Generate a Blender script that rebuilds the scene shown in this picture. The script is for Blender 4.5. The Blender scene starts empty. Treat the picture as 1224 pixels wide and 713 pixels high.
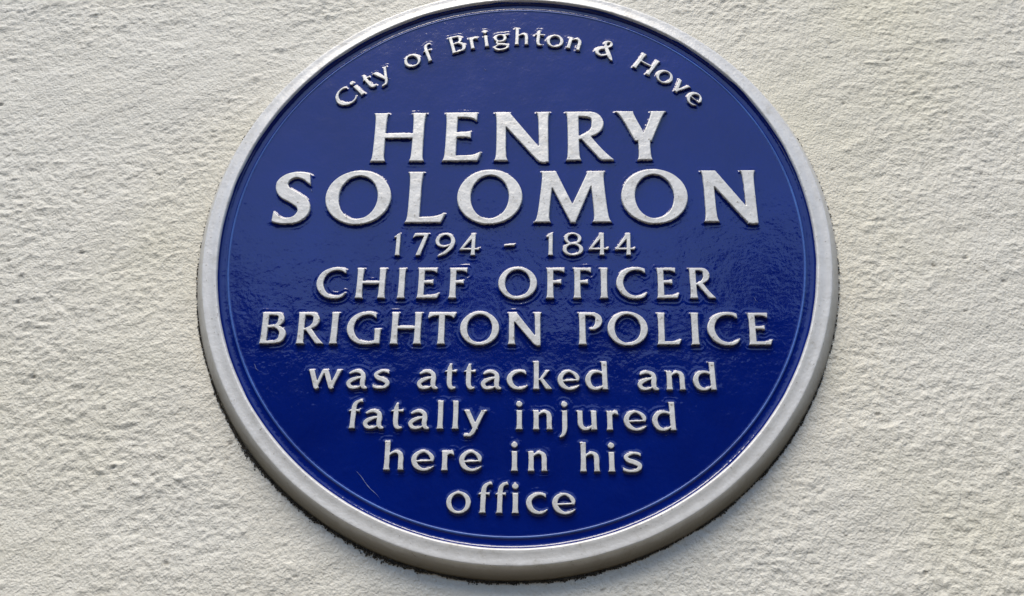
import bpy, math, random
import numpy as np
from mathutils import Matrix, Vector

# ------------------------------------------------------------------ camera, sky, sun
S = bpy.context.scene
C = S.collection
PZ = 1.87                                   # height of the plaque centre above the pavement (m)
RAD = .25                                   # radius of the blue field inside the rim (m)
cam_d = bpy.data.cameras.new('camera'); cam = bpy.data.objects.new('camera', cam_d); C.objects.link(cam)
cx, cd, cz, yaw, pitch, roll, foc = 0.11399, 2.64092, -1.26127, -0.04345, 0.37885, 0.01651, 0.85061
fw = Vector((math.sin(yaw)*math.cos(pitch), math.cos(yaw)*math.cos(pitch), math.sin(pitch)))
rt = Vector((math.cos(yaw), -math.sin(yaw), 0)); up = rt.cross(fw)
r2 = math.cos(roll)*rt+math.sin(roll)*up; u2 = -math.sin(roll)*rt+math.cos(roll)*up
M = Matrix((r2, u2, -fw)).transposed().to_4x4()
M.translation = Vector((cx*RAD, -cd*RAD, PZ+cz*RAD))
cam.matrix_world = M
cam_d.sensor_width = 36; cam_d.lens = foc*36; cam_d.clip_start = .01; cam_d.clip_end = 500
S.camera = cam

SUN_EL, SUN_AZ = math.radians(60), math.radians(-14)    # azimuth from straight in front of the wall, towards +x
w = bpy.data.worlds.new('World'); S.world = w; w.use_nodes = True
nt = w.node_tree; bg = nt.nodes['Background']
sky = nt.nodes.new('ShaderNodeTexSky'); sky.sky_type = 'NISHITA'; sky.sun_disc = False
sky.sun_elevation = SUN_EL; sky.sun_rotation = math.pi-SUN_AZ
sky.air_density = 1.0; sky.dust_density = .5; sky.ozone_density = 2.0
nt.links.new(sky.outputs[0], bg.inputs[0]); bg.inputs[1].default_value = .11
sd = bpy.data.lights.new('sun', 'SUN'); sun = bpy.data.objects.new('sun', sd); C.objects.link(sun)
sd.energy = 1.5; sd.angle = math.radians(30); sd.color = (1, .915, .77)
dirv = Vector((math.sin(SUN_AZ)*math.cos(SUN_EL), -math.cos(SUN_AZ)*math.cos(SUN_EL), math.sin(SUN_EL)))
sun.rotation_euler = dirv.to_track_quat('Z', 'Y').to_euler(); sun.location = (0, -2, 6)
S.view_settings.view_transform = 'Standard'; S.view_settings.look = 'None'
S.view_settings.exposure = 1.33; S.view_settings.gamma = 1.0; S.view_settings.use_curve_mapping = False
S.render.engine = 'CYCLES'

# ---- lettering: flared roman drawn as outlines, cap height = 1 ----
XH = .69
SX = [1.]                                   # widening of the glyph skeleton, stroke weights stay
def _wx(a):
    a = np.array(a, float); a[:, 0] *= SX[0]; return a
def catmull(pts, n=10):
    P = np.array(pts, float)
    P = np.vstack([2*P[0]-P[1], P, 2*P[-1]-P[-2]])
    out = []
    for i in range(1, len(P)-2):
        a, b, c, d = P[i-1], P[i], P[i+1], P[i+2]
        for t in np.linspace(0, 1, n, endpoint=False):
            out.append(.5*((2*b)+(-a+c)*t+(2*a-5*b+4*c-d)*t*t+(-a+3*b-3*c+d)*t**3))
    out.append(P[-2])
    return np.array(out)
def brush(pts, c0=None, c1=None, n=10):
    """variable-width stroke; pts = (x, y, width); c0/c1 = direction of the cut at each end"""
    Q = catmull(_wx(pts), n)
    T = np.gradient(Q[:, :2], axis=0)
    T /= np.linalg.norm(T, axis=1)[:, None]+1e-9
    N = np.stack([-T[:, 1], T[:, 0]], -1)
    h = Q[:, 2:3]/2
    L, R = Q[:, :2]+N*h, Q[:, :2]-N*h
    for idx, c in ((0, c0), (-1, c1)):
        if c is not None:
            c = np.array(c, float); c /= np.linalg.norm(c)
            if c@N[idx] < 0: c = -c
            k = 1/max(.5, abs(c@N[idx]))
            L[idx] = Q[idx, :2]+c*h[idx]*k; R[idx] = Q[idx, :2]-c*h[idx]*k
    return [np.vstack([L, R[::-1]])]
def ring(cx, cy, rx, ry, ts, tt, rot=0, dy=0):
    return [ell(cx*SX[0], cy, rx*SX[0], ry), ell(cx*SX[0], cy+dy, rx*SX[0]-ts, ry-tt, rot)]
def ell(cx, cy, rx, ry, rot=0, n=56):
    t = np.linspace(0, 2*np.pi, n, endpoint=False)
    x, y = rx*np.cos(t), ry*np.sin(t)
    c, s = np.cos(np.radians(rot)), np.sin(np.radians(rot))
    return np.stack([cx+c*x-s*y, cy+s*x+c*y], -1)
def poly(*p): return [_wx(p)]
def curvy(*segs, n=8):
    """outline: points, or 6-tuples (c1x,c1y,c2x,c2y,x,y) for a bezier to x,y"""
    out = []
    for s in segs:
        if len(s) == 2: out.append(s)
        else:
            a = np.array(out[-1]); b = np.array(s[0:2]); c = np.array(s[2:4]); d = np.array(s[4:6])
            for t in np.linspace(0, 1, n+1)[1:]:
                out.append(tuple((1-t)**3*a+3*(1-t)**2*t*b+3*(1-t)*t*t*c+t**3*d))
    return [_wx(out)]
def stem(xb, xt, y0, y1, w, fb=(.2, .2), ft=(.2, .2), sc=1.):
    t = np.concatenate([np.linspace(0, .3, 10), np.linspace(.36, .64, 5), np.linspace(.7, 1, 10)])
    y = y0+(y1-y0)*t; x = (xb+(xt-xb)*t)*SX[0]
    g = lambda d: .6*np.exp(-d/(.035*sc))+.4*np.exp(-d/(.13*sc))
    db, dt = (y-y0), (y1-y)
    L = x-w/2-w*(fb[0]*g(db)+ft[0]*g(dt))
    R = x+w/2+w*(fb[1]*g(db)+ft[1]*g(dt))
    return [np.vstack([np.stack([L, y], -1), np.stack([R, y], -1)[::-1]])]
def glyph(ch, s=.2):
    k = s*.54; X = XH
    if ch == 'H':
        return [stem(.16, .17, 0, 1, s), stem(.93, .94, 0, 1, s), poly((.16, .47), (.94, .47), (.94, .47+k), (.16, .47+k))]
    if ch in 'EFL':
        g = [stem(.16, .17, 0, 1, s, fb=(.25, .2 if ch == 'F' else 0), ft=(.2, .2 if ch == 'L' else 0))]
        if ch != 'L':
            g.append(curvy((.12, 1), (.70, 1.005), (.685, .83), (.655, .825), (.61, .885, .5, .90, .3, .895), (.12, .895)))
            ym = .54
            g.append(curvy((.14, ym+k/2), (.40, ym+k/2), (.5, ym+k/2, .53, ym+k/2+.01, .57, ym+k/2+.03), (.575, ym-k/2-.03), (.5, ym-k/2, .45, ym-k/2, .38, ym-k/2), (.14, ym-k/2)))
        if ch != 'F':
            r = .80 if ch == 'E' else .72
            g.append(curvy((.12, 0), (r-.08, 0), (r, .185), (r-.04, .19), (r-.16, .11, r-.28, .115, .3, .115), (.12, .115)))
        return g
    if ch == 'N':
        w = s*.86
        return [stem(.19, .18, 0, 1, w, fb=(.28, .28), ft=(.25, 0)), stem(.955, .94, -.035, 1, w, fb=(0, 0), ft=(.28, .28)),
                curvy((.06, 1), (.33, 1), (.86, .30), (.93, .3), (1.0, -.045), (.93, -.045), (.86, -.03, .82, .02, .76, .09), (.13, .86), (.1, .93))]
    if ch == 'R':
        return [stem(.17, .165, 0, 1, s, ft=(.2, 0)),
                brush([(.12, 1-k/2, k), (.40, 1-k/2, k), (.55, .925, s*.72), (.635, .86, s*.95), (.665, .75, s*1.1), (.62, .63, s*.95), (.5, .535, s*.62), (.36, .48, s*.45), (.24, .45, s*.4)]),
                curvy((.30, .49), (.50, .52), (.62, .38, .78, .17, .99, .012), (.97, 0), (.76, 0), (.70, .0, .66, .05, .62, .10), (.30, .455))]
    if ch == 'P':
        return [stem(.17, .165, 0, 1, s, ft=(.2, 0)),
                brush([(.12, 1-k/2, k), (.38, 1-k/2, k), (.54, .925, s*.75), (.63, .84, s*1.0), (.645, .72, s*1.12), (.60, .60, s*.95), (.50, .51, s*.62), (.38, .475, s*.3)])]
    if ch == 'B':
        return [stem(.17, .165, 0, 1, s, fb=(.2, 0), ft=(.2, 0)),
                brush([(.12, 1-k/2, k), (.36, 1-k/2, k), (.51, .93, s*.72), (.575, .85, s*.95), (.58, .74, s*1.0), (.53, .63, s*.75), (.42, .56, s*.5), (.2, .54, s*.45)]),
                brush([(.2, .545, s*.45), (.42, .555, s*.5), (.57, .48, s*.8), (.65, .37, s*1.05), (.65, .24, s*1.1), (.59, .12, s*.85), (.45, .06, k), (.30, k/2, k), (.12, k/2, k)])]
    if ch == 'Y':
        return [stem(.55, .545, 0, .5, s), stem(.50, .15, .38, 1, s*1.22, fb=(0, 0), ft=(.25, .1), sc=.9), stem(.585, .89, .38, 1, s*1.02, fb=(0, 0), ft=(.25, .25), sc=.9)]
    if ch == 'S':
        return [brush([(.82, .86, s*.82), (.70, .925, s*.72), (.50, .955, k*1.05), (.32, .90, s*.75), (.215, .77, s*1.05), (.28, .62, s*1.15), (.50, .505, s*1.15), (.70, .38, s*1.15), (.735, .22, s*1.02), (.60, .085, s*.75), (.38, .045, k*1.05), (.2, .075, s*.7), (.085, .14, s*.85)], c0=(-.12, 1), c1=(.05, 1))]
    if ch == 'O':
        return [ring(.60, .5, .595, .535, s*1.14, k*.98)]
    if ch == 'C':
        return [brush([(.965, .885, s*.74), (.84, .95, s*.62), (.66, .97, k*1.1), (.44, .92, s*.72), (.25, .76, s*1.02), (.165, .50, s*1.15), (.25, .25, s*1.05), (.44, .085, s*.75), (.68, .035, k*1.1), (.86, .08, s*.58), (1.0, .20, s*.22)], c0=(-.05, 1))]
    if ch == 'G':
        return [brush([(.93, .885, s*.74), (.82, .95, s*.62), (.66, .97, k*1.1), (.44, .92, s*.72), (.25, .76, s*1.02), (.165, .50, s*1.15), (.25, .25, s*1.05), (.44, .085, s*.75), (.68, .035, k*1.1), (.85, .055, s*.6), (.98, .09, s*.6)], c0=(-.05, 1)),
                stem(.985, .99, .01, .49, s*.88, fb=(0, 0))]
    if ch == 'M':
        return [stem(.20, .31, 0, 1, s*.92, fb=(.3, .3), ft=(.2, 0)), stem(1.26, 1.17, 0, 1, s*1.1, fb=(.25, .25), ft=(0, .2)),
                poly((.26, 1), (.45, 1), (.80, .23), (.80, -.01), (.70, -.01), (.31, .80)), poly((1.20, 1), (1.02, 1), (.74, .37), (.70, -.01), (.79, -.01), (1.12, .80))]
    if ch == 'T':
        return [stem(.47, .47, 0, .97, s, ft=(0, 0)), curvy((.045, 1), (.93, 1.0), (.945, .985), (.86, .80), (.83, .81), (.78, .87, .72, .89, .62, .89), (.32, .89), (.20, .89, .14, .87, .06, .80), (.025, .81), (.01, .84))]
    if ch == 'I':
        return [stem(.16, .17, 0, 1, s*1.02)]
    # digits
    if ch == '1': return [stem(.20, .215, 0, .96, s*1.0, fb=(.16, .16), ft=(0, 0)), poly((.20, .80), (.03, .80), (.035, .865), (.215+s*.35, 1.03), (.215+s*.5, 1.03), (.215+s*.5, .8))]
    if ch == '7': return [curvy((.05, .80), (.10, .78), (.14, .85, .2, .87, .30, .87), (.50, .87), (.20, 0), (.40, 0), (.70, .95), (.74, 1.0), (.13, 1.0))]
    if ch == '9': return [brush([(.66, .56, k*.5), (.52, .44, k*.8), (.35, .405, k), (.16, .50, s*.85), (.115, .68, s*1.0), (.2, .86, s*.85), (.42, .95, k*1.05), (.63, .86, s*.85), (.715, .64, s*1.08), (.63, .36, s*1.0), (.42, .13, s*.8), (.14, -.03, s*.3)])]

    if ch == '4': return [stem(.55, .57, 0, 1, s*.95, fb=(.16, .16), ft=(0, .0)), poly((.50, 1.01), (.57, .98), (.53, .76), (.2, .33), (.04, .24), (.03, .27)),
                          curvy((.02, .235), (.78, .235), (.84, .37), (.80, .37), (.74, .335, .70, .335, .64, .335), (.14, .335), (.04, .28))]
    if ch == '8': return [ring(.40, .75, .335, .265, s*.92, k*.92), ring(.40, .27, .395, .29, s*1.02, k*.95)]
    if ch == '-': return [poly((0, .42), (.07, .49), (.50, .54), (.44, .43))]
    # lower case
    if ch == 'l': return [stem(.15, .15, 0, 1.02, s, ft=(.26, .04))]
    if ch == 'i': return [stem(.15, .15, 0, X, s, ft=(.18, .02)), [ell(.14*SX[0], .905, s*.62, s*.56)]]
    if ch == 'j': return [brush([(.2, X, s*1.1), (.205, X-.08, s), (.205, .3, s), (.20, .0, s*.95), (.15, -.16, s*.7), (.04, -.26, s*.35)]), [ell(.195*SX[0], .905, s*.62, s*.56)]]
    if ch == 'k': return [stem(.15, .15, 0, 1.02, s, ft=(.26, .04), fb=(.16, .12)),
                          poly((.22, .33), (.46, .64), (.50, X), (.70, X), (.62, .62), (.36, .31)), curvy((.27, .36), (.40, .43), (.78, .02), (.76, 0), (.57, 0), (.53, .0, .50, .03, .47, .07))]
    if ch in 'nh':
        top = X if ch == 'n' else 1.02
        return [stem(.15, .15, 0, top, s, ft=(.26, .02), fb=(.16, .14)),
                brush([(.20, .50, k*.7), (.28, .59, k*.9), (.42, .645, k*1.15), (.545, .58, s*.9), (.585, .45, s), (.585, .25, s), (.59, .06, s*1.02), (.595, 0, s*1.3)], c1=(1, 0))]
    if ch == 'u': return [stem(.60, .595, 0, X, s, ft=(.26, .02), fb=(.12, .12)),
                          brush([(.135, X, s*1.3), (.15, X-.06, s*1.05), (.155, .40, s), (.165, .21, s), (.24, .08, s*.85), (.37, .045, k*1.2), (.48, .10, k*.95), (.56, .19, k*.7)], c0=(1, 0))]
    if ch == 'r': return [stem(.15, .15, 0, X, s, ft=(.26, .02), fb=(.16, .14)),
                          brush([(.19, .50, k*.7), (.27, .60, k*1.1), (.36, .635, s*.72), (.475, .61, s*.85)], c1=(-.2, 1))]
    if ch == 'o': return [ring(.36, X/2, .36, X/2+.035, s*1.0, k*.95, 8)]
    if ch == 'c': return [brush([(.60, .585, s*.66), (.52, .64, s*.6), (.40, .655, k), (.24, .60, s*.8), (.13, .46, s*1.03), (.125, .28, s*1.08), (.22, .11, s*.9), (.39, .03, k*1.1), (.53, .06, s*.5), (.64, .15, s*.2)], c0=(-.05, 1))]
    if ch == 'e': return [brush([(.13, .315, k*.72), (.35, .325, k*.72), (.60, .345, k*.72)]),
                          brush([(.605, .30, s*.5), (.60, .45, s*.86), (.51, .59, s*.68), (.37, .66, k*.95), (.22, .60, s*.75), (.13, .47, s*1.0), (.115, .31, s*1.05), (.19, .14, s*.95), (.36, .03, k*1.1), (.53, .06, s*.5), (.665, .16, s*.2)], c0=(1, 0))]
    if ch == 'a': return [brush([(.11, .54, s*.42), (.20, .61, s*.6), (.32, .64, s*.66), (.45, .57, s*.85), (.485, .43, s), (.475, .2, s), (.505, .07, s*.85), (.61, .015, s*.42)]),
                          brush([(.47, .425, k*.8), (.33, .385, s*.62), (.19, .31, s*.85), (.115, .2, s*.92), (.16, .075, s*.8), (.29, .035, k*1.05), (.40, .075, k*.8), (.47, .14, k*.6)])]
    if ch == 's': return [brush([(.50, .585, s*.62), (.42, .635, s*.58), (.31, .65, k), (.18, .59, s*.7), (.125, .50, s*.85), (.19, .40, s*.92), (.33, .335, s*.95), (.445, .25, s*.95), (.45, .145, s*.85), (.37, .06, s*.65), (.23, .035, k), (.11, .07, s*.6), (.045, .125, s*.5)], c0=(0, 1), c1=(0, 1))]
    if ch == 't': return [brush([(.235, .92, s*.5), (.22, .83, s*.7), (.205, .72, s*.95), (.20, .5, s), (.20, .25, s), (.225, .11, s*.95), (.30, .045, s*.75), (.42, .05, s*.3)]),
                          curvy((.01, X-.075), (.10, X-.085), (.37, X-.085), (.43, X-.1), (.45, X+.005), (.37, X+.005), (.12, X+.005), (.06, X-.02))]
    if ch == 'f': return [brush([(.17, 0, s*1.35), (.175, .06, s*1.04), (.185, .4, s), (.195, .72, s), (.235, .89, s*.88), (.34, .985, s*.62), (.46, 1.0, s*.6)], c0=(1, 0), c1=(-.3, 1)),
                          curvy((.01, X-.075), (.10, X-.085), (.33, X-.085), (.38, X-.11), (.40, X+.02), (.33, X+.005), (.09, X+.005), (.05, X-.02))]
    if ch == 'd': return [stem(.63, .615, 0, 1.02, s, ft=(.28, .04), fb=(0, .14)),
                          brush([(.60, .55, k*.8), (.50, .63, k), (.36, .655, k*1.1), (.22, .60, s*.8), (.13, .46, s*1.03), (.12, .29, s*1.07), (.20, .11, s*.9), (.35, .035, k*1.15), (.48, .07, k*.95), (.59, .16, k*.7)])]
    if ch == 'w': return [stem(.31, .115, 0, X, s*1.05, fb=(0, 0), ft=(.2, .0), sc=.8), stem(.28, .50, 0, X, s*.70, fb=(0, 0), ft=(0, 0)),
                          stem(.77, .55, 0, X, s*1.05, fb=(0, 0), ft=(0, 0)), stem(.74, .985, 0, X, s*.85, fb=(0, 0), ft=(.22, .22), sc=.8),
                          poly((.23, .03), (.26, -.035), (.34, -.035), (.37, .03)), poly((.69, .03), (.72, -.035), (.80, -.035), (.83, .03)), poly((.42, X-.04), (.45, X+.01), (.60, X+.01), (.62, X-.04))]
    if ch == 'v': return [stem(.36, .11, -.01, X, s*1.05, fb=(0, 0), ft=(.2, 0), sc=.8), stem(.32, .60, -.01, X, s*.85, fb=(0, 0), ft=(.2, .2), sc=.8)]
    if ch == 'y': return [stem(.42, .12, .0, X, s*1.05, fb=(0, 0), ft=(.2, .0), sc=.8),
                          brush([(.685, X, s*1.1), (.655, X-.06, s*.85), (.54, .38, s*.85), (.42, .10, s*.85), (.34, -.08, s*.85), (.24, -.19, s*.7), (.13, -.2, s*.6), (.03, -.22, s*.5)], c0=(1, 0))]
    if ch == 'g': return [ring(.33, .44, .29, .245, s*.95, k*.9), brush([(.45, .60, k), (.58, .625, k), (.70, .63, k*1.1)]),
                          brush([(.22, .25, k*.9), (.165, .16, s*.62), (.26, .085, s*.75), (.45, .06, s*.75), (.60, .0, s*.8), (.63, -.1, s*.85), (.52, -.21, k*1.1), (.32, -.255, k*1.1), (.15, -.21, s*.7), (.075, -.12, s*.75), (.14, -.02, k), (.26, .06, k)])]
    if ch == '&': return [ring(.47, .79, .21, .21, s*.72, k*.85),
                          brush([(.34, .66, s*.5), (.46, .52, s*.85), (.64, .28, s*1.0), (.80, .08, s*.9), (.93, -.07, s*.45)], c1=(1, 0)),
                          brush([(.56, .64, s*.6), (.40, .545, s*.75), (.22, .43, s*.85), (.115, .27, s*.95), (.18, .10, s*.8), (.37, .04, k*1.1), (.54, .13, k), (.68, .28, k*.8)])]
    raise KeyError(ch)
def inside(shape, X, Y):
    r = np.zeros(X.shape, bool)
    for ring in shape:
        x0, y0 = ring[:, 0], ring[:, 1]; x1, y1 = np.roll(x0, -1), np.roll(y0, -1)
        for a, b, c, d in zip(x0, y0, x1, y1):
            if b == d: continue
            m = ((b > Y) != (d > Y))
            r ^= m & (X < (c-a)*(Y-b)/(d-b)+a)
    return r
# winding for single-ring brushes (they may overlap themselves)
def inside_nz(shape, X, Y):
    if len(shape) > 1: return inside(shape, X, Y)
    wn = np.zeros(X.shape, int)
    ring = shape[0]
    x0, y0 = ring[:, 0], ring[:, 1]; x1, y1 = np.roll(x0, -1), np.roll(y0, -1)
    for a, b, c, d in zip(x0, y0, x1, y1):
        if b == d: continue
        m = ((b > Y) != (d > Y)) & (X < (c-a)*(Y-b)/(d-b)+a)
        wn[m] += 1 if d > b else -1
    return wn != 0
def sdf(shapes, X, Y, step):
    """signed distance, positive inside, of the union"""
    ins = np.zeros(X.shape, bool)
    for s in shapes: ins |= inside_nz(s, X, Y)
    bx, by = [], []
    for i, s in enumerate(shapes):
        for ring in s:
            nx = np.roll(ring, -1, 0)
            L = np.linalg.norm(nx-ring, axis=1)
            for a, b, l in zip(ring, nx, L):
                if l < 1e-9: continue
                m = max(1, int(l/step)+1)
                t = (np.arange(m)+.5)/m
                bx.append(a[0]+(b[0]-a[0])*t); by.append(a[1]+(b[1]-a[1])*t)
    bx, by = np.concatenate(bx), np.concatenate(by)
    # keep only samples with outside nearby
    e = step*.35
    near = np.zeros(bx.shape, bool)
    for ang in np.arange(8)*np.pi/4:
        px, py = bx+e*np.cos(ang), by+e*np.sin(ang)
        i = np.zeros(bx.shape, bool)
        for s in shapes: i |= inside_nz(s, px, py)
        near |= ~i
    bx, by = bx[near], by[near]
    d = np.full(X.size, 1e9); fx, fy = X.ravel(), Y.ravel()
    for k in range(0, len(fx), 4000):
        d[k:k+4000] = np.sqrt(((fx[k:k+4000, None]-bx)**2+(fy[k:k+4000, None]-by)**2).min(1))
    d = d.reshape(X.shape)
    return np.where(ins, d, -d)

# rows of lettering: name, baseline, cap height, stem weight, (character, left, widening)
ROWS = [('name_large', 0.07719, 0.04993, 0.205, [('H', -0.12763, 0.889), ('E', -0.06364, 0.868), ('N', -0.02127, 0.982), ('R', 0.04422, 0.866), ('Y', 0.09155, 0.799)]),
 ('name_large', 0.01713, 0.04952, 0.215, [('S', -0.21134, 0.82), ('O', -0.16377, 0.978), ('L', -0.0937, 1.002), ('O', -0.04943, 0.961), ('M', 0.01486, 0.962), ('O', 0.09116, 0.965), ('N', 0.1583, 0.903)]),
 ('years', -0.01332, 0.02065, 0.18, [('1', -0.1016, 1.0), ('7', -0.08649, 1.037), ('9', -0.06655, 1.074), ('4', -0.04584, 1.062), ('-', -0.00808, 1.0), ('1', 0.02713, 1.0), ('8', 0.04103, 1.084), ('4', 0.06214, 1.05), ('4', 0.08414, 1.057)]),
 ('rank', -0.05203, 0.02727, 0.195, [('C', -0.16467, 0.977), ('H', -0.13079, 0.886), ('I', -0.09639, 1.0), ('E', -0.07964, 0.908), ('F', -0.05295, 0.815), ('O', -0.01218, 0.998), ('F', 0.02735, 0.826), ('F', 0.04965, 0.807), ('I', 0.0706, 1.0), ('C', 0.08348, 0.979), ('E', 0.11753, 0.866), ('R', 0.14403, 0.811)]),
 ('force', -0.0918, 0.02749, 0.195, [('B', -0.20698, 1.116), ('R', -0.1758, 0.869), ('I', -0.14903, 1.0), ('G', -0.13595, 0.991), ('H', -0.09917, 0.889), ('T', -0.06891, 0.921), ('O', -0.04228, 0.981), ('N', -0.00522, 1.002), ('P', 0.05225, 1.002), ('O', 0.07659, 0.999), ('L', 0.11518, 1.056), ('I', 0.14219, 1.0), ('C', 0.15492, 0.983), ('E', 0.18821, 0.889)]),
 ('low1', -0.12882, 0.02266, 0.192, [('w', -0.16248, 1.143), ('a', -0.13254, 1.352), ('s', -0.11113, 1.257), ('a', -0.07616, 1.339), ('t', -0.05365, 1.062), ('t', -0.0384, 1.041), ('a', -0.02537, 1.298), ('c', -0.00442, 1.22), ('k', 0.01698, 0.881), ('e', 0.03569, 1.216), ('d', 0.05757, 1.145), ('a', 0.09767, 1.323), ('n', 0.12083, 1.002), ('d', 0.14162, 1.163)]),
 ('low2', -0.16093, 0.02228, 0.192, [('f', -0.12785, 1.141), ('a', -0.11661, 1.334), ('t', -0.09443, 1.102), ('a', -0.08111, 1.334), ('l', -0.05793, 1.0), ('l', -0.04606, 1.0), ('y', -0.03682, 1.064), ('i', 0.00367, 1.0), ('n', 0.01659, 1.037), ('j', 0.0372, 1.068), ('u', 0.05026, 1.085), ('r', 0.07385, 0.906), ('e', 0.08649, 1.252), ('d', 0.10838, 1.202)]),
 ('low3', -0.19298, 0.02227, 0.192, [('h', -0.09784, 1.097), ('e', -0.07652, 1.266), ('r', -0.05283, 0.946), ('e', -0.0397, 1.245), ('i', 0.00036, 1.0), ('n', 0.01297, 1.02), ('h', 0.05259, 1.038), ('i', 0.07417, 1.0), ('s', 0.08437, 1.387)]),
 ('low4', -0.22439, 0.02216, 0.192, [('o', -0.04737, 1.183), ('f', -0.02403, 1.107), ('f', -0.01104, 1.016), ('i', 0.00145, 1.0), ('c', 0.01186, 1.202), ('e', 0.03126, 1.25)])]
SCRATCH = (-0.1182, -0.1932, -0.0973, -0.2152, .0002)

# ------------------------------------------------------------------ helpers
def tag(o, label=None, cat=None, kind=None, group=None):
    if label: o['label'] = label
    if cat: o['category'] = cat
    if kind: o['kind'] = kind
    if group: o['group'] = group
    return o
def mesh_np(name, V, F, mat, parent=None, smooth=True, attrs=None):
    """V (n,3) array, F list/array of faces"""
    me = bpy.data.meshes.new(name)
    if isinstance(F, np.ndarray):
        k = F.shape[1]
        me.vertices.add(len(V)); me.vertices.foreach_set('co', np.ascontiguousarray(V, np.float32).ravel())
        me.loops.add(F.size); me.loops.foreach_set('vertex_index', F.astype(np.int32).ravel())
        me.polygons.add(len(F)); me.polygons.foreach_set('loop_start', np.arange(0, F.size, k, dtype=np.int32))
        me.update(calc_edges=True)
    else:
        me.from_pydata([tuple(v) for v in V], [], F)
    me.polygons.foreach_set('use_smooth', np.full(len(me.polygons), smooth))
    for an, av in (attrs or {}).items():
        a = me.attributes.new(an, 'FLOAT', 'POINT'); a.data.foreach_set('value', np.ascontiguousarray(av, np.float32))
    me.materials.append(mat); me.validate(); me.update()
    o = bpy.data.objects.new(name, me); C.objects.link(o)
    if parent: o.parent = parent
    return o
rng = np.random.default_rng(7)
_perm = rng.permutation(512); _ang = rng.random(512)*2*np.pi
def perlin(x, y, seed=0):
    xi, yi = np.floor(x).astype(int), np.floor(y).astype(int); fx, fy = x-xi, y-yi
    u, v = fx**3*(fx*(fx*6-15)+10), fy**3*(fy*(fy*6-15)+10)
    def g(ix, iy, dx, dy):
        a = _ang[_perm[(_perm[(ix+seed*37) & 511]+iy) & 511]]
        return np.cos(a)*dx+np.sin(a)*dy
    n00, n10 = g(xi, yi, fx, fy), g(xi+1, yi, fx-1, fy)
    n01, n11 = g(xi, yi+1, fx, fy-1), g(xi+1, yi+1, fx-1, fy-1)
    return (n00*(1-u)+n10*u)*(1-v)+(n01*(1-u)+n11*u)*v
def keep_cells(mask, nx, ny):
    """quads of a (ny,nx) grid whose cell mask is set; returns faces and used vertex ids"""
    j, i = np.nonzero(mask)
    a = j*nx+i
    F = np.stack([a, a+1, a+1+nx, a+nx], -1)
    used, inv = np.unique(F, return_inverse=True)
    return inv.reshape(F.shape), used
def N(t, kind, **kw):
    n = t.nodes.new(kind)
    for k, v in kw.items():
        if k in n.inputs: n.inputs[k].default_value = v
        else: setattr(n, k, v)
    return n
def new_mat(name):
    m = bpy.data.materials.new(name); m.use_nodes = True
    t = m.node_tree; return m, t, t.nodes['Principled BSDF'], t.links.new
def ramp(t, stops):
    r = t.nodes.new('ShaderNodeValToRGB'); e = r.color_ramp.elements
    while len(e) < len(stops): e.new(.5)
    for k, (p, c) in enumerate(stops):
        e[k].position = p; e[k].color = (*c, 1) if len(c) == 3 else c
    return r

# ------------------------------------------------------------------ materials
def blue_paint():
    m, t, b, L = new_mat('blue_gloss_paint')
    tc = N(t, 'ShaderNodeTexCoord')
    n1 = N(t, 'ShaderNodeTexNoise', Scale=14., Detail=5.); L(tc.outputs['Object'], n1.inputs['Vector'])
    r = ramp(t, [(.3, (.0002, .0068, .110)), (.7, (.0003, .0096, .140))]); L(n1.outputs[0], r.inputs[0])
    L(r.outputs[0], b.inputs['Base Color'])
    b.inputs['Roughness'].default_value = .17; b.inputs['IOR'].default_value = 1.5
    n4 = N(t, 'ShaderNodeTexNoise', Scale=60., Detail=4.); L(tc.outputs['Object'], n4.inputs['Vector'])
    rr = N(t, 'ShaderNodeMapRange'); rr.inputs[1].default_value = .35; rr.inputs[2].default_value = .7
    rr.inputs[3].default_value = .06; rr.inputs[4].default_value = .14
    L(n4.outputs[0], rr.inputs[0]); L(rr.outputs[0], b.inputs['Roughness'])
    n2 = N(t, 'ShaderNodeTexNoise', Scale=330., Detail=2.); L(tc.outputs['Object'], n2.inputs['Vector'])
    n3 = N(t, 'ShaderNodeTexNoise', Scale=90., Detail=2.); L(tc.outputs['Object'], n3.inputs['Vector'])
    b1 = N(t, 'ShaderNodeBump', Strength=1., Distance=.00014); L(n2.outputs[0], b1.inputs['Height'])
    b2 = N(t, 'ShaderNodeBump', Strength=1., Distance=.00030); L(n3.outputs[0], b2.inputs['Height'])
    L(b1.outputs[0], b2.inputs['Normal']); L(b2.outputs[0], b.inputs['Normal'])
    return m
BLUE = blue_paint()
LINE = BLUE.copy(); LINE.name = 'worn_light_blue_paint'
for _l in list(LINE.node_tree.nodes['Principled BSDF'].inputs['Roughness'].links): LINE.node_tree.links.remove(_l)
LINE.node_tree.nodes['Principled BSDF'].inputs['Roughness'].default_value = .34
for _n in LINE.node_tree.nodes:
    if _n.type == 'VALTORGB':
        _n.color_ramp.elements[0].color = (.014, .048, .22, 1); _n.color_ramp.elements[1].color = (.045, .115, .38, 1)
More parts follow.
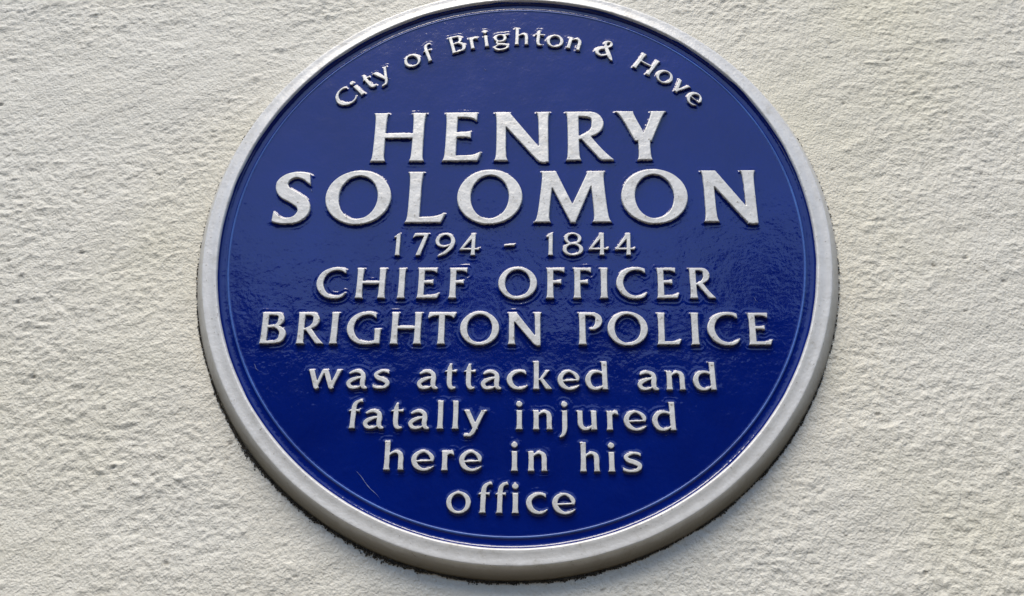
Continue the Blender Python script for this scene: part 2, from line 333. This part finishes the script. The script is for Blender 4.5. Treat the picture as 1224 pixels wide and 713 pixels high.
def silver_nodes(m, t, b, L, dirty=False):
    tc = N(t, 'ShaderNodeTexCoord')
    n1 = N(t, 'ShaderNodeTexNoise', Scale=70., Detail=6., Roughness=.65); L(tc.outputs['Object'], n1.inputs['Vector'])
    r = ramp(t, [(.28, (.44, .41, .35)), (.42, (.58, .56, .52)), (.7, (.66, .64, .60))]); L(n1.outputs[0], r.inputs[0])
    n2 = N(t, 'ShaderNodeTexNoise', Scale=420., Detail=3.); L(tc.outputs['Object'], n2.inputs['Vector'])
    sp = ramp(t, [(.66, (1, 1, 1)), (.74, (.42, .38, .33))]); L(n2.outputs[0], sp.inputs[0])
    mx = N(t, 'ShaderNodeMix', data_type='RGBA', blend_type='MULTIPLY'); mx.inputs[0].default_value = 1
    L(r.outputs[0], mx.inputs[6]); L(sp.outputs[0], mx.inputs[7])
    b.inputs['Metallic'].default_value = .15; b.inputs['Roughness'].default_value = .40
    bu = N(t, 'ShaderNodeBump', Strength=1., Distance=.0002); L(n2.outputs[0], bu.inputs['Height'])
    n3 = N(t, 'ShaderNodeTexNoise', Scale=90., Detail=2.); L(tc.outputs['Object'], n3.inputs['Vector'])
    b2 = N(t, 'ShaderNodeBump', Strength=1., Distance=.0004); L(n3.outputs[0], b2.inputs['Height'])
    L(bu.outputs[0], b2.inputs['Normal']); L(b2.outputs[0], b.inputs['Normal'])
    return mx.outputs[2], n1, tc
def letter_paint():
    # silver on the face, the blue of the field on the sides, with a hand-painted border between
    m, t, b, L = new_mat('silver_letter_paint')
    col, n1, tc = silver_nodes(m, t, b, L)
    at = N(t, 'ShaderNodeAttribute', attribute_name='edge')
    nb = N(t, 'ShaderNodeTexNoise', Scale=260., Detail=2.); L(tc.outputs['Object'], nb.inputs['Vector'])
    ad = N(t, 'ShaderNodeMath', operation='MULTIPLY_ADD'); ad.inputs[1].default_value = .7; ad.inputs[2].default_value = -.35
    L(nb.outputs[0], ad.inputs[0])
    s = N(t, 'ShaderNodeMath', operation='ADD'); L(at.outputs['Fac'], s.inputs[0]); L(ad.outputs[0], s.inputs[1])
    mr = N(t, 'ShaderNodeMapRange'); mr.inputs[1].default_value = .12; mr.inputs[2].default_value = .26; L(s.outputs[0], mr.inputs[0])
    mx = N(t, 'ShaderNodeMix', data_type='RGBA'); L(mr.outputs[0], mx.inputs[0])
    mx.inputs[6].default_value = (.0004, .0046, .100, 1); L(col, mx.inputs[7]); L(mx.outputs[2], b.inputs['Base Color'])
    mm = N(t, 'ShaderNodeMath', operation='MULTIPLY'); mm.inputs[1].default_value = .15; L(mr.outputs[0], mm.inputs[0]); L(mm.outputs[0], b.inputs['Metallic'])
    return m
SILVER_L = letter_paint()
def rim_paint():
    m, t, b, L = new_mat('silver_rim_paint')
    col, n1, tc = silver_nodes(m, t, b, L)
    # grime and painted underside shade browning the outer side (geometry attribute: strength)
    at = N(t, 'ShaderNodeAttribute', attribute_name='grime')
    ng = N(t, 'ShaderNodeTexNoise', Scale=45., Detail=6., Roughness=.7); L(tc.outputs['Object'], ng.inputs['Vector'])
    ad = N(t, 'ShaderNodeMath', operation='MULTIPLY_ADD'); ad.inputs[1].default_value = 1.2; ad.inputs[2].default_value = -.35; L(ng.outputs[0], ad.inputs[0])
    s = N(t, 'ShaderNodeMath', operation='ADD', use_clamp=True); L(at.outputs['Fac'], s.inputs[0]); L(ad.outputs[0], s.inputs[1])
    ml = N(t, 'ShaderNodeMath', operation='MULTIPLY', use_clamp=True); L(s.outputs[0], ml.inputs[0]); L(at.outputs['Fac'], ml.inputs[1])
    mx = N(t, 'ShaderNodeMix', data_type='RGBA'); L(ml.outputs[0], mx.inputs[0]); L(col, mx.inputs[6]); mx.inputs[7].default_value = (.15, .125, .085, 1)
    L(mx.outputs[2], b.inputs['Base Color'])
    return m
SILVER_R = rim_paint()
def wall_paint():
    m, t, b, L = new_mat('cream_masonry_paint')
    tc = N(t, 'ShaderNodeTexCoord')
    n1 = N(t, 'ShaderNodeTexNoise', Scale=2.2, Detail=6., Roughness=.6); L(tc.outputs['Object'], n1.inputs['Vector'])
    r = ramp(t, [(.30, (.65, .605, .47)), (.48, (.66, .62, .52)), (.68, (.635, .61, .535))]); L(n1.outputs[0], r.inputs[0])
    # darker tone in the pits of the render
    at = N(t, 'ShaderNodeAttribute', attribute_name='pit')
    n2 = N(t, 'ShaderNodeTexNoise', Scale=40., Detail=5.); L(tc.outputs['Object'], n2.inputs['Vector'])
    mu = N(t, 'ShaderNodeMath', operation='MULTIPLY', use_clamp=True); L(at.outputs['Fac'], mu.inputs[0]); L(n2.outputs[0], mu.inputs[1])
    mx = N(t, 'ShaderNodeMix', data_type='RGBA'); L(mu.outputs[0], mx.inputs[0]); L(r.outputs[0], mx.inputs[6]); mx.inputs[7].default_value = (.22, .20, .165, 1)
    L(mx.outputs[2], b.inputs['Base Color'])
    b.inputs['Roughness'].default_value = .62; b.inputs['Specular IOR Level'].default_value = .35
    n3 = N(t, 'ShaderNodeTexNoise', Scale=520., Detail=3., Roughness=.5); L(tc.outputs['Object'], n3.inputs['Vector'])
    n4 = N(t, 'ShaderNodeTexNoise', Scale=260., Detail=3., Roughness=.5); L(tc.outputs['Object'], n4.inputs['Vector'])
    b1 = N(t, 'ShaderNodeBump', Strength=1., Distance=.0006); L(n3.outputs[0], b1.inputs['Height'])
    b2 = N(t, 'ShaderNodeBump', Strength=1., Distance=.0010); L(n4.outputs[0], b2.inputs['Height'])
    L(b1.outputs[0], b2.inputs['Normal']); L(b2.outputs[0], b.inputs['Normal'])
    return m
WALL = wall_paint()
def plain(name, c, rough=.8, scale=8., var=.25):
    m, t, b, L = new_mat(name)
    tc = N(t, 'ShaderNodeTexCoord'); n = N(t, 'ShaderNodeTexNoise', Scale=scale, Detail=5.); L(tc.outputs['Object'], n.inputs['Vector'])
    r = ramp(t, [(.3, tuple(v*(1-var) for v in c)), (.7, tuple(min(1, v*(1+var)) for v in c))]); L(n.outputs[0], r.inputs[0])
    L(r.outputs[0], b.inputs['Base Color']); b.inputs['Roughness'].default_value = rough
    return m

# ------------------------------------------------------------------ rendered wall (real relief where it is seen close)
def axis(a, b, step, far, growth=1.18):
    core = np.arange(a, b+step/2, step)
    lo, hi = [], []
    d, p = step, a
    while p > far[0]: d = min(d*growth, .25); p = max(p-d, far[0]); lo.append(p)
    d, p = step, b
    while p < far[1]: d = min(d*growth, .25); p = min(p+d, far[1]); hi.append(p)
    return np.concatenate([lo[::-1], core, hi])
WY = .0165                                    # wall surface, metres behind the rim's front edge
gx = axis(-.50, .50, .0012, (-5., 5.)); gz = axis(-.345, .335, .0012, (-PZ-.1, 3.2))
X, Z = np.meshgrid(gx, gz)
Rr = np.hypot(X, Z)
def relief(X, Z):
    wx = X+.0025*perlin(X*40, Z*40, 3); wz = Z+.0025*perlin(X*40, Z*40, 4)
    h = .0024*perlin(X*6, Z*7, 1)+.0008*np.maximum(0, perlin(X*14+Z*9, Z*70-X*25, 19))+.0010*perlin(X*24, Z*28, 2)
    m = .75+.9*perlin(X*9, Z*9, 18)                      # some areas rougher than others
    h += m*(.00085*perlin(wx*85, wz*110, 5)+.00085*perlin(wx*170, wz*210, 6)+.0005*perlin(wx*300, wz*350, 7))
    d = perlin(wx*95, wz*120, 8)
    h += .0030*np.maximum(0, d-.33)                      # lumps thrown on by the roller
    h += m*.0016*np.maximum(0, perlin(wx*170+3, wz*190, 20)-.18)
    e = perlin(wx*110+9, wz*150, 9); pit = np.maximum(0, e-.49)
    h -= .009*pit
    return h, pit
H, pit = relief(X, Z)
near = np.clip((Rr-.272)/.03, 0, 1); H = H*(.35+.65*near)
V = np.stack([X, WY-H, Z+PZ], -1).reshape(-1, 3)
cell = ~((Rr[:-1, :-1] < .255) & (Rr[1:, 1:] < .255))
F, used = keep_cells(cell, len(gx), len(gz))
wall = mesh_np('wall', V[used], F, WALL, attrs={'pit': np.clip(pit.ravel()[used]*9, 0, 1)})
tag(wall, 'cream painted wall of rough lumpy render behind the round blue plaque', 'wall')

# ------------------------------------------------------------------ the plaque
plaque = bpy.data.objects.new('plaque', None); C.objects.link(plaque); plaque.location = (0, 0, PZ)
tag(plaque, 'round blue commemorative plaque with silver rim and raised silver lettering on the cream wall', 'plaque')
def lathe(name, prof, mat, n=512, attr=None, wob=0.):
    th = np.linspace(0, 2*np.pi, n, endpoint=False)
    pr = np.array(prof); r, y = pr[:, 0], pr[:, 1]
    T, I = np.meshgrid(th, np.arange(len(pr)), indexing='ij')
    rr = r[I]*(1+wob*perlin(np.cos(T)*9+I*.11, np.sin(T)*9, 21)); yy = y[I]
    V = np.stack([rr*np.cos(T), yy, rr*np.sin(T)], -1).reshape(-1, 3)
    k = len(pr); a = np.arange(n)[:, None]*k+np.arange(k-1)[None]
    b = ((np.arange(n)+1) % n)[:, None]*k+np.arange(k-1)[None]
    F = np.stack([a, a+1, b+1, b], -1).reshape(-1, 4)
    at = None
    if attr is not None:
        at = {'grime': (np.array(attr)[I]*np.clip(.45-.75*np.sin(T), .1, 1)).ravel()}  # stronger towards the bottom: grime plus the painted shade of the underside
    return mesh_np(name, V, F, mat, plaque, attrs=at)
FY = .0040                                    # face of the blue field
prof, gr = [], []
def add(r, y, g=0.): prof.append((r, y)); gr.append(g)
add(.2496, .0015); add(.24985, .0004); add(.2502, -.0003); add(.2507, -.0007); add(.2514, -.0008)
add(.2535, -.0003); add(.2560, .0001); add(.2585, .0001); add(.2603, -.0001); add(.2612, -.0001)
for a in np.linspace(.2, 1.2, 7): add(.2614+.0011*math.sin(a), .0010-.0011*math.cos(a))
add(.2630, .0018, .45); add(.2660, .0060, .8); add(.2688, .0100, 1.); add(.2709, .0134, 1.1); add(.2722, .0165, 1.3); add(.2726, .024, 1.3)
rim = lathe('rim', prof, SILVER_R, 720, gr, .0009)
rim['label'] = 'broad silver painted rim, its lower outer side browned by grime and painted-in shade'
# moulded channel between field and rim
q = [(.2392, FY+.00012), (.2397, FY+.00002), (.2407, FY-.00010), (.2414, FY-.00010), (.2424, FY-.00005), (.2430, FY+.0003), (.2438, FY+.00045), (.2446, FY+.0005), (.2470, FY+.0004), (.2484, FY+.0001), (.2490, FY-.0007), (.2494, FY-.0017), (.24965, FY-.0026), (.2499, FY-.0034)]
lathe('moulding', q, BLUE, 720)['label'] = 'shallow sunken channel between the blue field and the rim'
lathe('raised_line', [(.2406, FY), (.2408, FY-.00035), (.2411, FY-.00060), (.2414, FY-.00066), (.2418, FY-.00062), (.2422, FY-.00042), (.2425, FY-.0001), (.2427, FY+.0003)], LINE, 720, None, .0004)['label'] = 'thin raised line of lighter worn blue just inside the rim'

# --- lettering
LY = .0008                                    # letter faces, metres behind the rim's front edge
ARC = [('C', .2122, -47.0, 1.0), ('i', .2090, -43.2, 1), ('t', .2088, -39.9, 1.1), ('y', .2086, -35.9, 1.1), ('o', .2076, -27.5, 1.2), ('f', .2092, -22.9, 1.15),
       ('B', .2096, -15.2, 1.12), ('r', .2072, -11.0, 1.05), ('i', .2072, -7.8, 1), ('g', .2072, -4.0, 1.15), ('h', .2072, 1.3, 1.08), ('t', .2072, 5.7, 1.1),
       ('o', .2074, 9.9, 1.2), ('n', .2082, 14.9, 1.1), ('&', .2120, 23.2, 1.1), ('H', .2136, 33.7, .97), ('o', .2118, 39.4, 1.2), ('v', .2124, 44.1, 1.15), ('e', .2124, 48.7, 1.15)]
placed = []                                   # (char, shapes in metres, row name)
def put(ch, h, s, sx, x0, z0, ang=0., row=''):
    SX[0] = sx
    sh = glyph(ch, s)
    c, n = math.cos(ang), math.sin(ang)
    out = []
    for shape in sh:
        o = []
        for R in shape:
            P = R*h
            o.append(np.stack([x0+P[:, 0]*c+P[:, 1]*n, z0-P[:, 0]*n+P[:, 1]*c], -1))
        out.append(o)
    placed.append((ch, out, row, h))
ROWNAME = ['upper name line', 'lower name line', 'line of years', 'fourth line', 'fifth line', 'sixth line', 'seventh line', 'eighth line', 'last line']
for (nm, zb, h, s, row), rn in zip(ROWS, ROWNAME):
    for ch, x0, sx in row: put(ch, h, s, sx, x0, zb, 0, rn)
AH = .0187
for ch, r, deg, sx in ARC:
    SX[0] = sx
    g = np.vstack([R for sh in glyph(ch, .185) for R in sh])
    if ch in 'io' : pass
    mid = (g[:, 0].min()+g[:, 0].max())/2*AH
    cy = (.5 if ch in 'CBH&' else .5 if ch == 'f' else XH/2)*AH
    a = math.radians(deg)
    z, x = r*math.cos(a), r*math.sin(a)       # centre of the letter
    ca, sa = math.cos(a), math.sin(a)
    put(ch, AH, .235 if ch == '&' else .19, sx, x-mid*ca-cy*sa, z+mid*sa-cy*ca, a, 'curved top line')

# blue field: fine grid that swells softly against every letter
st = .0008
ax_ = np.arange(-.2412, .2413, st); FX, FZ = np.meshgrid(ax_, ax_)
D = np.full(FX.shape, .02); rowf = np.zeros(FX.shape)
seq = {}
for idx, (ch, shapes, rn, h) in enumerate(placed):
    allp = np.vstack([R for s in shapes for R in s])
    lo, hi = allp.min(0), allp.max(0)
    # letter mesh
    step = .00046 if h > .04 else (.00038 if h > .025 else .0003)
    xs = np.arange(lo[0]-step*1.5, hi[0]+step*2.5, step); zs = np.arange(lo[1]-step*1.5, hi[1]+step*2.5, step)
    GX, GZ = np.meshgrid(xs, zs)
    d = sdf(shapes, GX, GZ, .0004)
    ins = d > 0
    cm = ins[:-1, :-1] | ins[1:, :-1] | ins[:-1, 1:] | ins[1:, 1:]
    gz_, gx_ = np.gradient(d, step); gl = np.hypot(gx_, gz_)+1e-6
    mv = np.where(d < 0, np.minimum(-d, step*1.3), 0)
    VX, VZ = GX+mv*gx_/gl, GZ+mv*gz_/gl
    dd = np.maximum(d, 0)
    bev = .0006 if h > .04 else .0005
    tt = np.clip(dd/bev, 0, 1)
    prof_ = np.sqrt(1-(1-tt)**2)
    top = LY if h > .025 else LY+.0003
    dep = FY-top+.0004
    y = top+dep*(1-prof_)+.00012*perlin(VX*160+idx, VZ*160, 11)
    y = np.where(d <= 0, FY+.0008, y)
    Vv = np.stack([VX, y, VZ], -1).reshape(-1, 3)
    F, used = keep_cells(cm, len(xs), len(zs))
    c0 = np.array([(lo[0]+hi[0])/2, 0, lo[1]])
    kind = 'numeral' if ch in '14789' else 'dash' if ch == '-' else 'ampersand' if ch == '&' else 'letter'
    o = mesh_np(kind, Vv[used]-c0, F, SILVER_L, plaque, attrs={'edge': dd.ravel()[used]*1000})
    o.location = c0
    n = seq.get((ch, rn), 0)+1; seq[(ch, rn)] = n
    tot = sum(1 for p in placed if p[0] == ch and p[2] == rn)
    what = {'numeral': 'numeral '+ch, 'dash': 'short dash', 'ampersand': 'ampersand'}.get(kind, ('capital ' if ch.isupper() else 'small ')+'letter '+ch)
    o['label'] = 'raised silver '+what+(', '+['first', 'second', 'third', 'fourth'][n-1]+' of its kind' if tot > 1 else '')+' in the '+rn
    # distance to the letter on the field grid
    m = .011
    i0, i1 = np.searchsorted(ax_, [lo[0]-m, hi[0]+m]); j0, j1 = np.searchsorted(ax_, [lo[1]-m, hi[1]+m])
    sl = (slice(j0, j1), slice(i0, i1))
    dl = np.maximum(-sdf(shapes, FX[sl], FZ[sl], .0008), 0)
    wet = .35 if rn in ('curved top line', 'upper name line', 'lower name line') else .9 if rn in ('fourth line', 'fifth line') else .5
    upd = dl < D[sl]
    D[sl] = np.where(upd, dl, D[sl]); rowf[sl] = np.where(upd, wet, rowf[sl])
Rf = np.hypot(FX, FZ)
mm_ = D*1000
ht = .00075*np.exp(-mm_/.9)
ht += rowf*.00038*np.exp(-((mm_-3.3-.8*perlin(FX*50, FZ*50, 12))/.62)**2)*(1+.9*perlin(FX*130, FZ*130, 13))*np.clip(.45+2.2*perlin(FX*38, FZ*38, 14), 0, 1.4)
ht += .00022*perlin(FX*22, FZ*22, 15)+.00007*perlin(FX*80, FZ*80, 16)
blob = perlin(FX*70+5, FZ*75, 17); ht += .0005*np.maximum(0, blob-.42)          # runs and blobs in the paint
sc = np.clip((.2394-Rf)/.004, 0, 1); ht *= sc
cm = (Rf[:-1, :-1] < .2400) | (Rf[1:, 1:] < .2400) | (Rf[:-1, 1:] < .2400) | (Rf[1:, :-1] < .2400)
k = np.where(Rf > .2400, .2400/Rf, 1.)
Vf = np.stack([FX*k, FY-ht, FZ*k], -1).reshape(-1, 3)
F, used = keep_cells(cm, len(ax_), len(ax_))
mesh_np('field', Vf[used], F, BLUE, plaque)['label'] = 'glossy dark blue enamel field with slightly rippled paint'

# thin pale scratch low on the left of the field
def scratch(x0, z0, x1, z1, wd):
    n = 14; V, F = [], []
    for i in range(n+1):
        t = i/n; x, z = x0+(x1-x0)*t, z0+(z1-z0)*t+.0006*math.sin(t*9)
        ww = wd*math.sin(math.pi*min(1, t+.04))*(.6+.8*random.random())
        V += [(x-ww, FY-.00045, z-ww*.6), (x, FY-.0006, z), (x+ww, FY-.00045, z+ww*.6)]
        if i: a = 3*i; F += [(a-3, a, a+1, a-2), (a-2, a+1, a+2, a-1)]
    return V, F
random.seed(3)
SCR = plain('bare_scratch', (.12, .15, .30), .5)
v, f = scratch(*SCRATCH)
mesh_np('scratch', v, f, SCR, plaque)
for _a in ((-.208, -.108, -.203, -.115, .00016), (.118, -.165, .1225, -.1625, .00013), (-.03, .176, -.026, .1735, .00013), (.196, -.05, .199, -.0545, .00013), (-.178, .052, -.1755, .048, .00013)):
    v, f = scratch(*_a); mesh_np('scratch', v, f, SCR, plaque)

# ------------------------------------------------------------------ grime and moss in the gap under the rim
MOSS = plain('black_moss', (.05, .042, .030), .95, 300., .7)
def crumbs():
    random.seed(11); V, F = [], []
    base = [(0, 0, 1), (.9, 0, .3), (.2, .85, .3), (-.8, .45, .35), (-.7, -.55, .3), (.25, -.85, .35), (.4, .3, -.8), (-.4, .1, -.9), (.1, -.5, -.8)]
    tri = [(0, 1, 2), (0, 2, 3), (0, 3, 4), (0, 4, 5), (0, 5, 1), (1, 6, 2), (2, 6, 3), (3, 7, 4), (3, 6, 7), (4, 8, 5), (4, 7, 8), (5, 8, 1), (1, 8, 6), (6, 8, 7)]
    k = 0
    while k < 6500:
        th = random.uniform(150, 385)
        a = math.radians(th)
        px = np.array([math.cos(a)*7]); pz = np.array([math.sin(a)*7])
        clump = .5+1.3*float(perlin(px, pz, 31)[0])+.8*float(perlin(px*5, pz*5, 32)[0])
        dens = max(0, -math.sin(a))**.8
        if th < 180 or th > 360: dens = .06
        if 300 < th < 360: dens *= .55
        if 208 < th < 258: clump += .7
        if random.random() > dens*(.35+clump): 
            k += 1 if random.random() < .15 else 0
            continue
        spread = (.00035+.0022*max(0, clump-.15)*dens)
        r = .2722+abs(random.gauss(0, 1))*spread*.55
        s = random.uniform(.0003, .0008)
        c = np.array([r*math.cos(a), WY-.0002-random.random()*.0016*(1-min(1, (r-.272)/.004)), r*math.sin(a)+PZ])
        o = len(V); rot = random.uniform(0, 6.28); cr, sr = math.cos(rot), math.sin(rot)
        for x, y, z in base:
            q = s*random.uniform(.7, 1.3)
            V.append((c[0]+q*(cr*x-sr*y), c[1]+q*z*.7, c[2]+q*(sr*x+cr*y)))
        F += [(o+i, o+j, o+l) for i, j, l in tri]
        k += 1
    return np.array(V), np.array(F)
v, f = crumbs()
moss = mesh_np('grime', v, f, MOSS, smooth=False)
tag(moss, 'black grime and moss crumbs in the gap along the lower edge of the plaque', 'grime', 'stuff')

# ------------------------------------------------------------------ what the gloss paint mirrors: pavement and the houses across the street
PAVE = plain('pavement_slabs', (.105, .09, .065), .85, 3.)
g = mesh_np('ground', [(-60, -60, 0), (60, -60, 0), (60, .03, 0), (-60, .03, 0)], [(0, 1, 2, 3)], PAVE, smooth=False)
tag(g, kind='structure')
BR = plain('dull_brick', (.045, .036, .032), .9, 2.)
SLATE = plain('roof_slate', (.05, .052, .06), .7, 4.)
GLASS = plain('dark_window_glass', (.02, .022, .026), .15, 1.)
FRAME = plain('window_frame_paint', (.10, .10, .10), .6, 6.)
def box(bm_v, bm_f, x0, x1, y0, y1, z0, z1):
    o = len(bm_v)
    bm_v += [(x0, y0, z0), (x1, y0, z0), (x1, y1, z0), (x0, y1, z0), (x0, y0, z1), (x1, y0, z1), (x1, y1, z1), (x0, y1, z1)]
    bm_f += [(o, o+3, o+2, o+1), (o+4, o+5, o+6, o+7), (o, o+1, o+5, o+4), (o+1, o+2, o+6, o+5), (o+2, o+3, o+7, o+6), (o+3, o, o+4, o+7)]
HX, HD, EAVE, RIDGE = 5.2, 10.5, 5.35, 6.9
def house(x0, dz, label):
    h = bpy.data.objects.new('house', None); C.objects.link(h); h.location = (x0, -HD, 0)
    tag(h, label, 'house', group='terraced houses across the street, mirrored in the blue paint')
    V, F = [], []; box(V, F, 0, HX, -7, 0, 0, EAVE+dz); mesh_np('house_wall', V, F, BR, h, False)
    V = [(-.02, .25, EAVE+dz), (HX+.02, .25, EAVE+dz), (HX+.02, -3.5, RIDGE+dz), (-.02, -3.5, RIDGE+dz), (HX+.02, -7.2, EAVE+dz), (-.02, -7.2, EAVE+dz)]
    mesh_np('roof', V, [(0, 1, 2, 3), (3, 2, 4, 5), (0, 3, 5), (1, 4, 2)], SLATE, h, False)
    V, F = [], []; box(V, F, .2, 1.2, -3.9, -3.1, RIDGE+dz-.4, RIDGE+dz+.9); mesh_np('chimney', V, F, BR, h, False)
    for wx_, wz_ in ((.7, .9), (3.1, 3.3), (.7, 3.3)):
        V, F = [], []; box(V, F, wx_, wx_+1.2, 0, .07, wz_, wz_+1.4); wf = mesh_np('window', V, F, FRAME, h, False)
        V, F = [], []; box(V, F, wx_+.1, wx_+1.1, .07, .08, wz_+.1, wz_+1.3); mesh_np('pane', V, F, GLASS, wf, False)
    V, F = [], []; box(V, F, 3.2, 4.1, 0, .06, 0, 2.1); mesh_np('door', V, F, SLATE, h, False)
for i in range(-4, 5):
    house(i*HX-2.0, (0, .35, -.2, .15)[i % 4], 'dark brick terraced house across the street, seen only as a reflection in the plaque')
